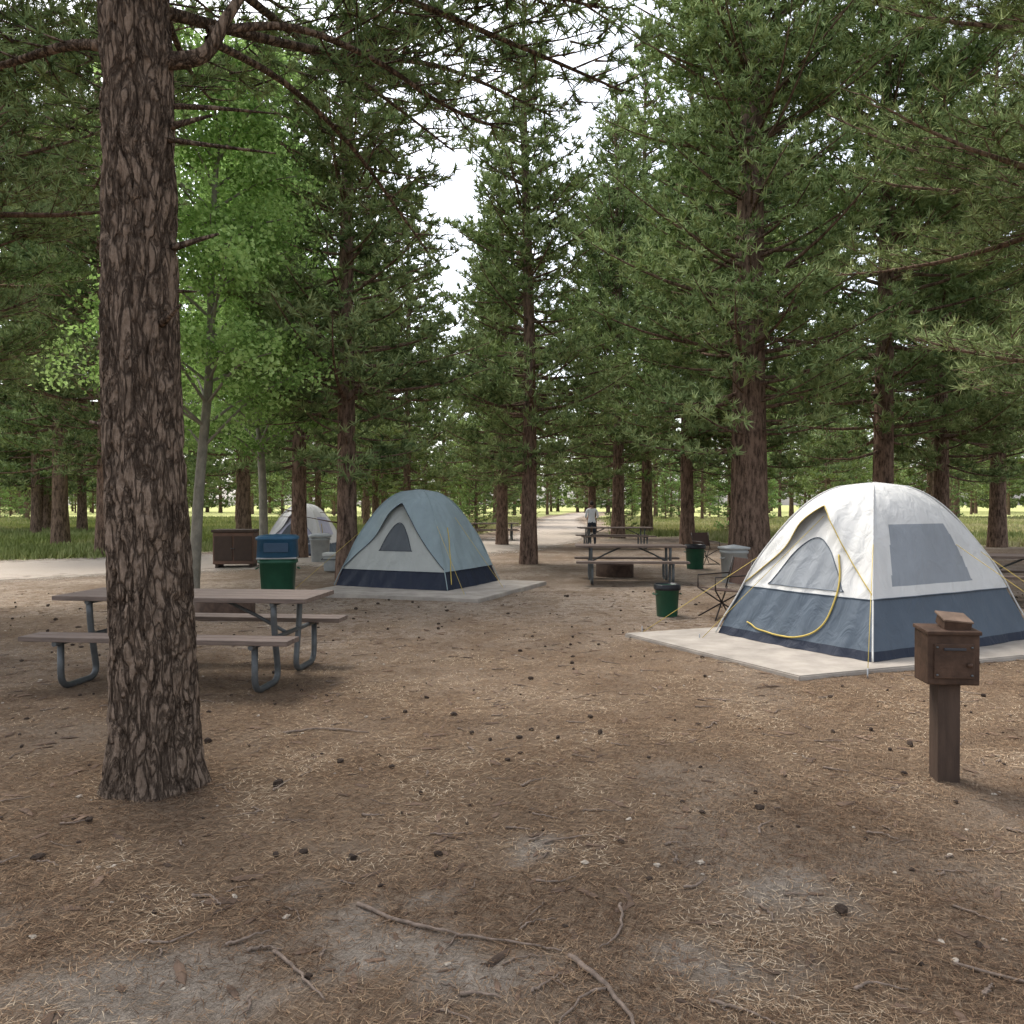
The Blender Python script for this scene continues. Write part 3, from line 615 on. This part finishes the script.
# ---------------- person ----------------
def person(x,y,ang):
    e=empty('person',(x,y,gz(x,y)),ang)
    vs=[];rs=[];ed=[];ix={}
    def add(n,p,r_,par=None):
        ix[n]=len(vs);vs.append(p);rs.append(r_)
        if par: ed.append((ix[par],ix[n]))
    add('pel',(0,0,.93),(.135,.1));add('waist',(0,.0,1.08),(.13,.095),'pel');add('chest',(0,0,1.27),(.16,.11),'waist');add('nb',(0,0,1.42),(.08,.065),'chest');add('nk',(0,.012,1.5),(.052,.052),'nb')
    for s,t in ((-1,'l'),(1,'r')):
        add(t+'sh',(s*.185,0,1.39),(.062,.06),'nb'); add(t+'el',(s*.25,-.02,1.12),(.043,.043),t+'sh'); add(t+'wr',(s*.15,.2,1.05),(.027,.03),t+'el'); add(t+'pm',(s*.12,.27,1.06),(.022,.034),t+'wr')
        add(t+'hip',(s*.095,0,.86),(.095,.095),'pel'); add(t+'kn',(s*.12,.02,.48),(.062,.065),t+'hip'); add(t+'an',(s*.13,-.01,.09),(.045,.048),t+'kn'); add(t+'toe',(s*.15,.15,.04),(.042,.035),t+'an')
    me=bpy.data.meshes.new('b'); me.from_pydata(vs,ed,[]); o=obj('b',me)
    md=o.modifiers.new('s','SKIN'); 
    for v,rr in zip(me.skin_vertices[0].data,rs): v.radius=rr
    me.skin_vertices[0].data[0].use_root=True
    o.modifiers.new('ss','SUBSURF').levels=2
    bpy.context.view_layer.update(); dg=bpy.context.evaluated_depsgraph_get(); m2=bpy.data.meshes.new_from_object(o.evaluated_get(dg)); bpy.data.objects.remove(o)
    skin=simple('skin',(.42,.26,.19),.6,.08); shirt=simple('white_shirt',(.75,.76,.78),.85,.06,6); pants=simple('dark_trousers',(.035,.04,.055),.85,.2,8); shoe=simple('shoes',(.05,.04,.035),.6,.2); hair=simple('dark_hair',(.03,.02,.015),.8,.4,50)
    m2.materials.clear()
    for m in (shirt,pants,skin,shoe): m2.materials.append(m)
    for p in m2.polygons:
        c=p.center; p.use_smooth=True
        if c.z<.085: p.material_index=3
        elif c.z<.9 and abs(c.x)<.22 and c.y<.14: p.material_index=1
        elif c.z>1.45 or (abs(c.x)>.1 and (c.y>.03 and c.z<1.16)): p.material_index=2
        else: p.material_index=0
    obj('body',m2,parent=e)
    bm=bmesh.new(); bmesh.ops.create_uvsphere(bm,u_segments=28,v_segments=20,radius=1)
    for v in bm.verts:
        c=v.co; 
        jaw=1-.28*max(0,-c.z)**1.2; v.co=Vector((c.x*.076*jaw,c.y*.095*(jaw if c.y>0 else 1-.1*max(0,-c.z)),c.z*.118))
        if c.y>0:
            if abs(v.co.x)<.018 and -.04<v.co.z<.012: v.co.y+=.016*(1-abs(v.co.x)/.018)
            if .005<v.co.z<.03 and .015<abs(v.co.x)<.045: v.co.y-=.006
            if -.07<v.co.z<-.05 and abs(v.co.x)<.025: v.co.y+=.004
    hm=bpy.data.meshes.new('head'); bm.to_mesh(hm); bm.free(); hm.materials.append(skin)
    for p in hm.polygons:p.use_smooth=True
    h=obj('head',hm,(0,.025,1.625),parent=e); h.rotation_euler=(R_(-12),0,0)
    bm=bmesh.new(); bmesh.ops.create_uvsphere(bm,u_segments=24,v_segments=16,radius=1)
    bmesh.ops.delete(bm,geom=[v for v in bm.verts if v.co.z<.25*(v.co.y*2.2)+(-.35)+ (0.6 if v.co.y>.3 else 0)],context='VERTS')
    for v in bm.verts: v.co=Vector((v.co.x*.083,v.co.y*.103,v.co.z*.126))
    hm=bpy.data.meshes.new('hair'); bm.to_mesh(hm); bm.free(); hm.materials.append(hair); h=obj('hair',hm,(0,.02,1.63),parent=e); h.rotation_euler=(R_(-12),0,0)
    ec=simple('eye',(.05,.04,.03),.3,.1)
    for s in (-1,1):
        lathe('ear',[(0,-.03),(.012,-.02),(.018,0),(.013,.025),(0,.03)],skin,e,loc=(s*.078,.02,1.62),k=10); lathe('eye',[(0,-.01),(.009,-.004),(.009,.004),(0,.01)],ec,e,loc=(s*.03,.108,1.625),k=10)
        fp=[]
        for q in range(4):
            bx=s*(.12+.018*(q-1.5)); l=[.07,.08,.075,.06][q]
            fp.append((np.array([(bx,.28,1.06),(bx*.97,.28+l*.5,1.052),(bx*.93,.28+l*.85,1.03),(bx*.92,.28+l*.9,1.01)]),[.009,.0085,.008,.006]))
        fp.append((np.array([(s*.1,.235,1.06),(s*.075,.26,1.065),(s*.07,.29,1.055)]),[.011,.009,.007])); tubeobj('fingers',fp,skin,e,6)
person(3.15,31.6,R_(8))
# ---------------- light -----------------
w=bpy.data.worlds.new('World'); S.world=w; w.use_nodes=True; nt=w.node_tree; bg=nt.nodes['Background']
sky=nt.nodes.new('ShaderNodeTexSky'); sky.sky_type='NISHITA'; sky.sun_disc=False; sky.sun_elevation=R_(58); sky.sun_rotation=R_(-40); sky.dust_density=3; sky.air_density=1
hs=nt.nodes.new('ShaderNodeHueSaturation'); hs.inputs['Saturation'].default_value=.4; hs.inputs['Value'].default_value=2.6; nt.links.new(sky.outputs[0],hs.inputs['Color']); nt.links.new(hs.outputs[0],bg.inputs[0]); bg.inputs[1].default_value=.15
sl=bpy.data.lights.new('sun','SUN'); sl.energy=3.2; sl.angle=R_(22); sl.color=(1,.96,.89); so=bpy.data.objects.new('sun',sl); COL.objects.link(so)
az=R_(-40); el=R_(58); d=Vector((math.sin(az)*math.cos(el),math.cos(az)*math.cos(el),math.sin(el))); so.rotation_euler=d.to_track_quat('Z','Y').to_euler()
cam=bpy.data.cameras.new('camera'); co=bpy.data.objects.new('camera',cam); COL.objects.link(co); S.camera=co
cam.sensor_width=36; cam.lens=36*800/1024; cam.clip_end=6000; cam.clip_start=.05; co.location=(0,0,1.6); co.rotation_euler=(R_(90-.5),0,0)
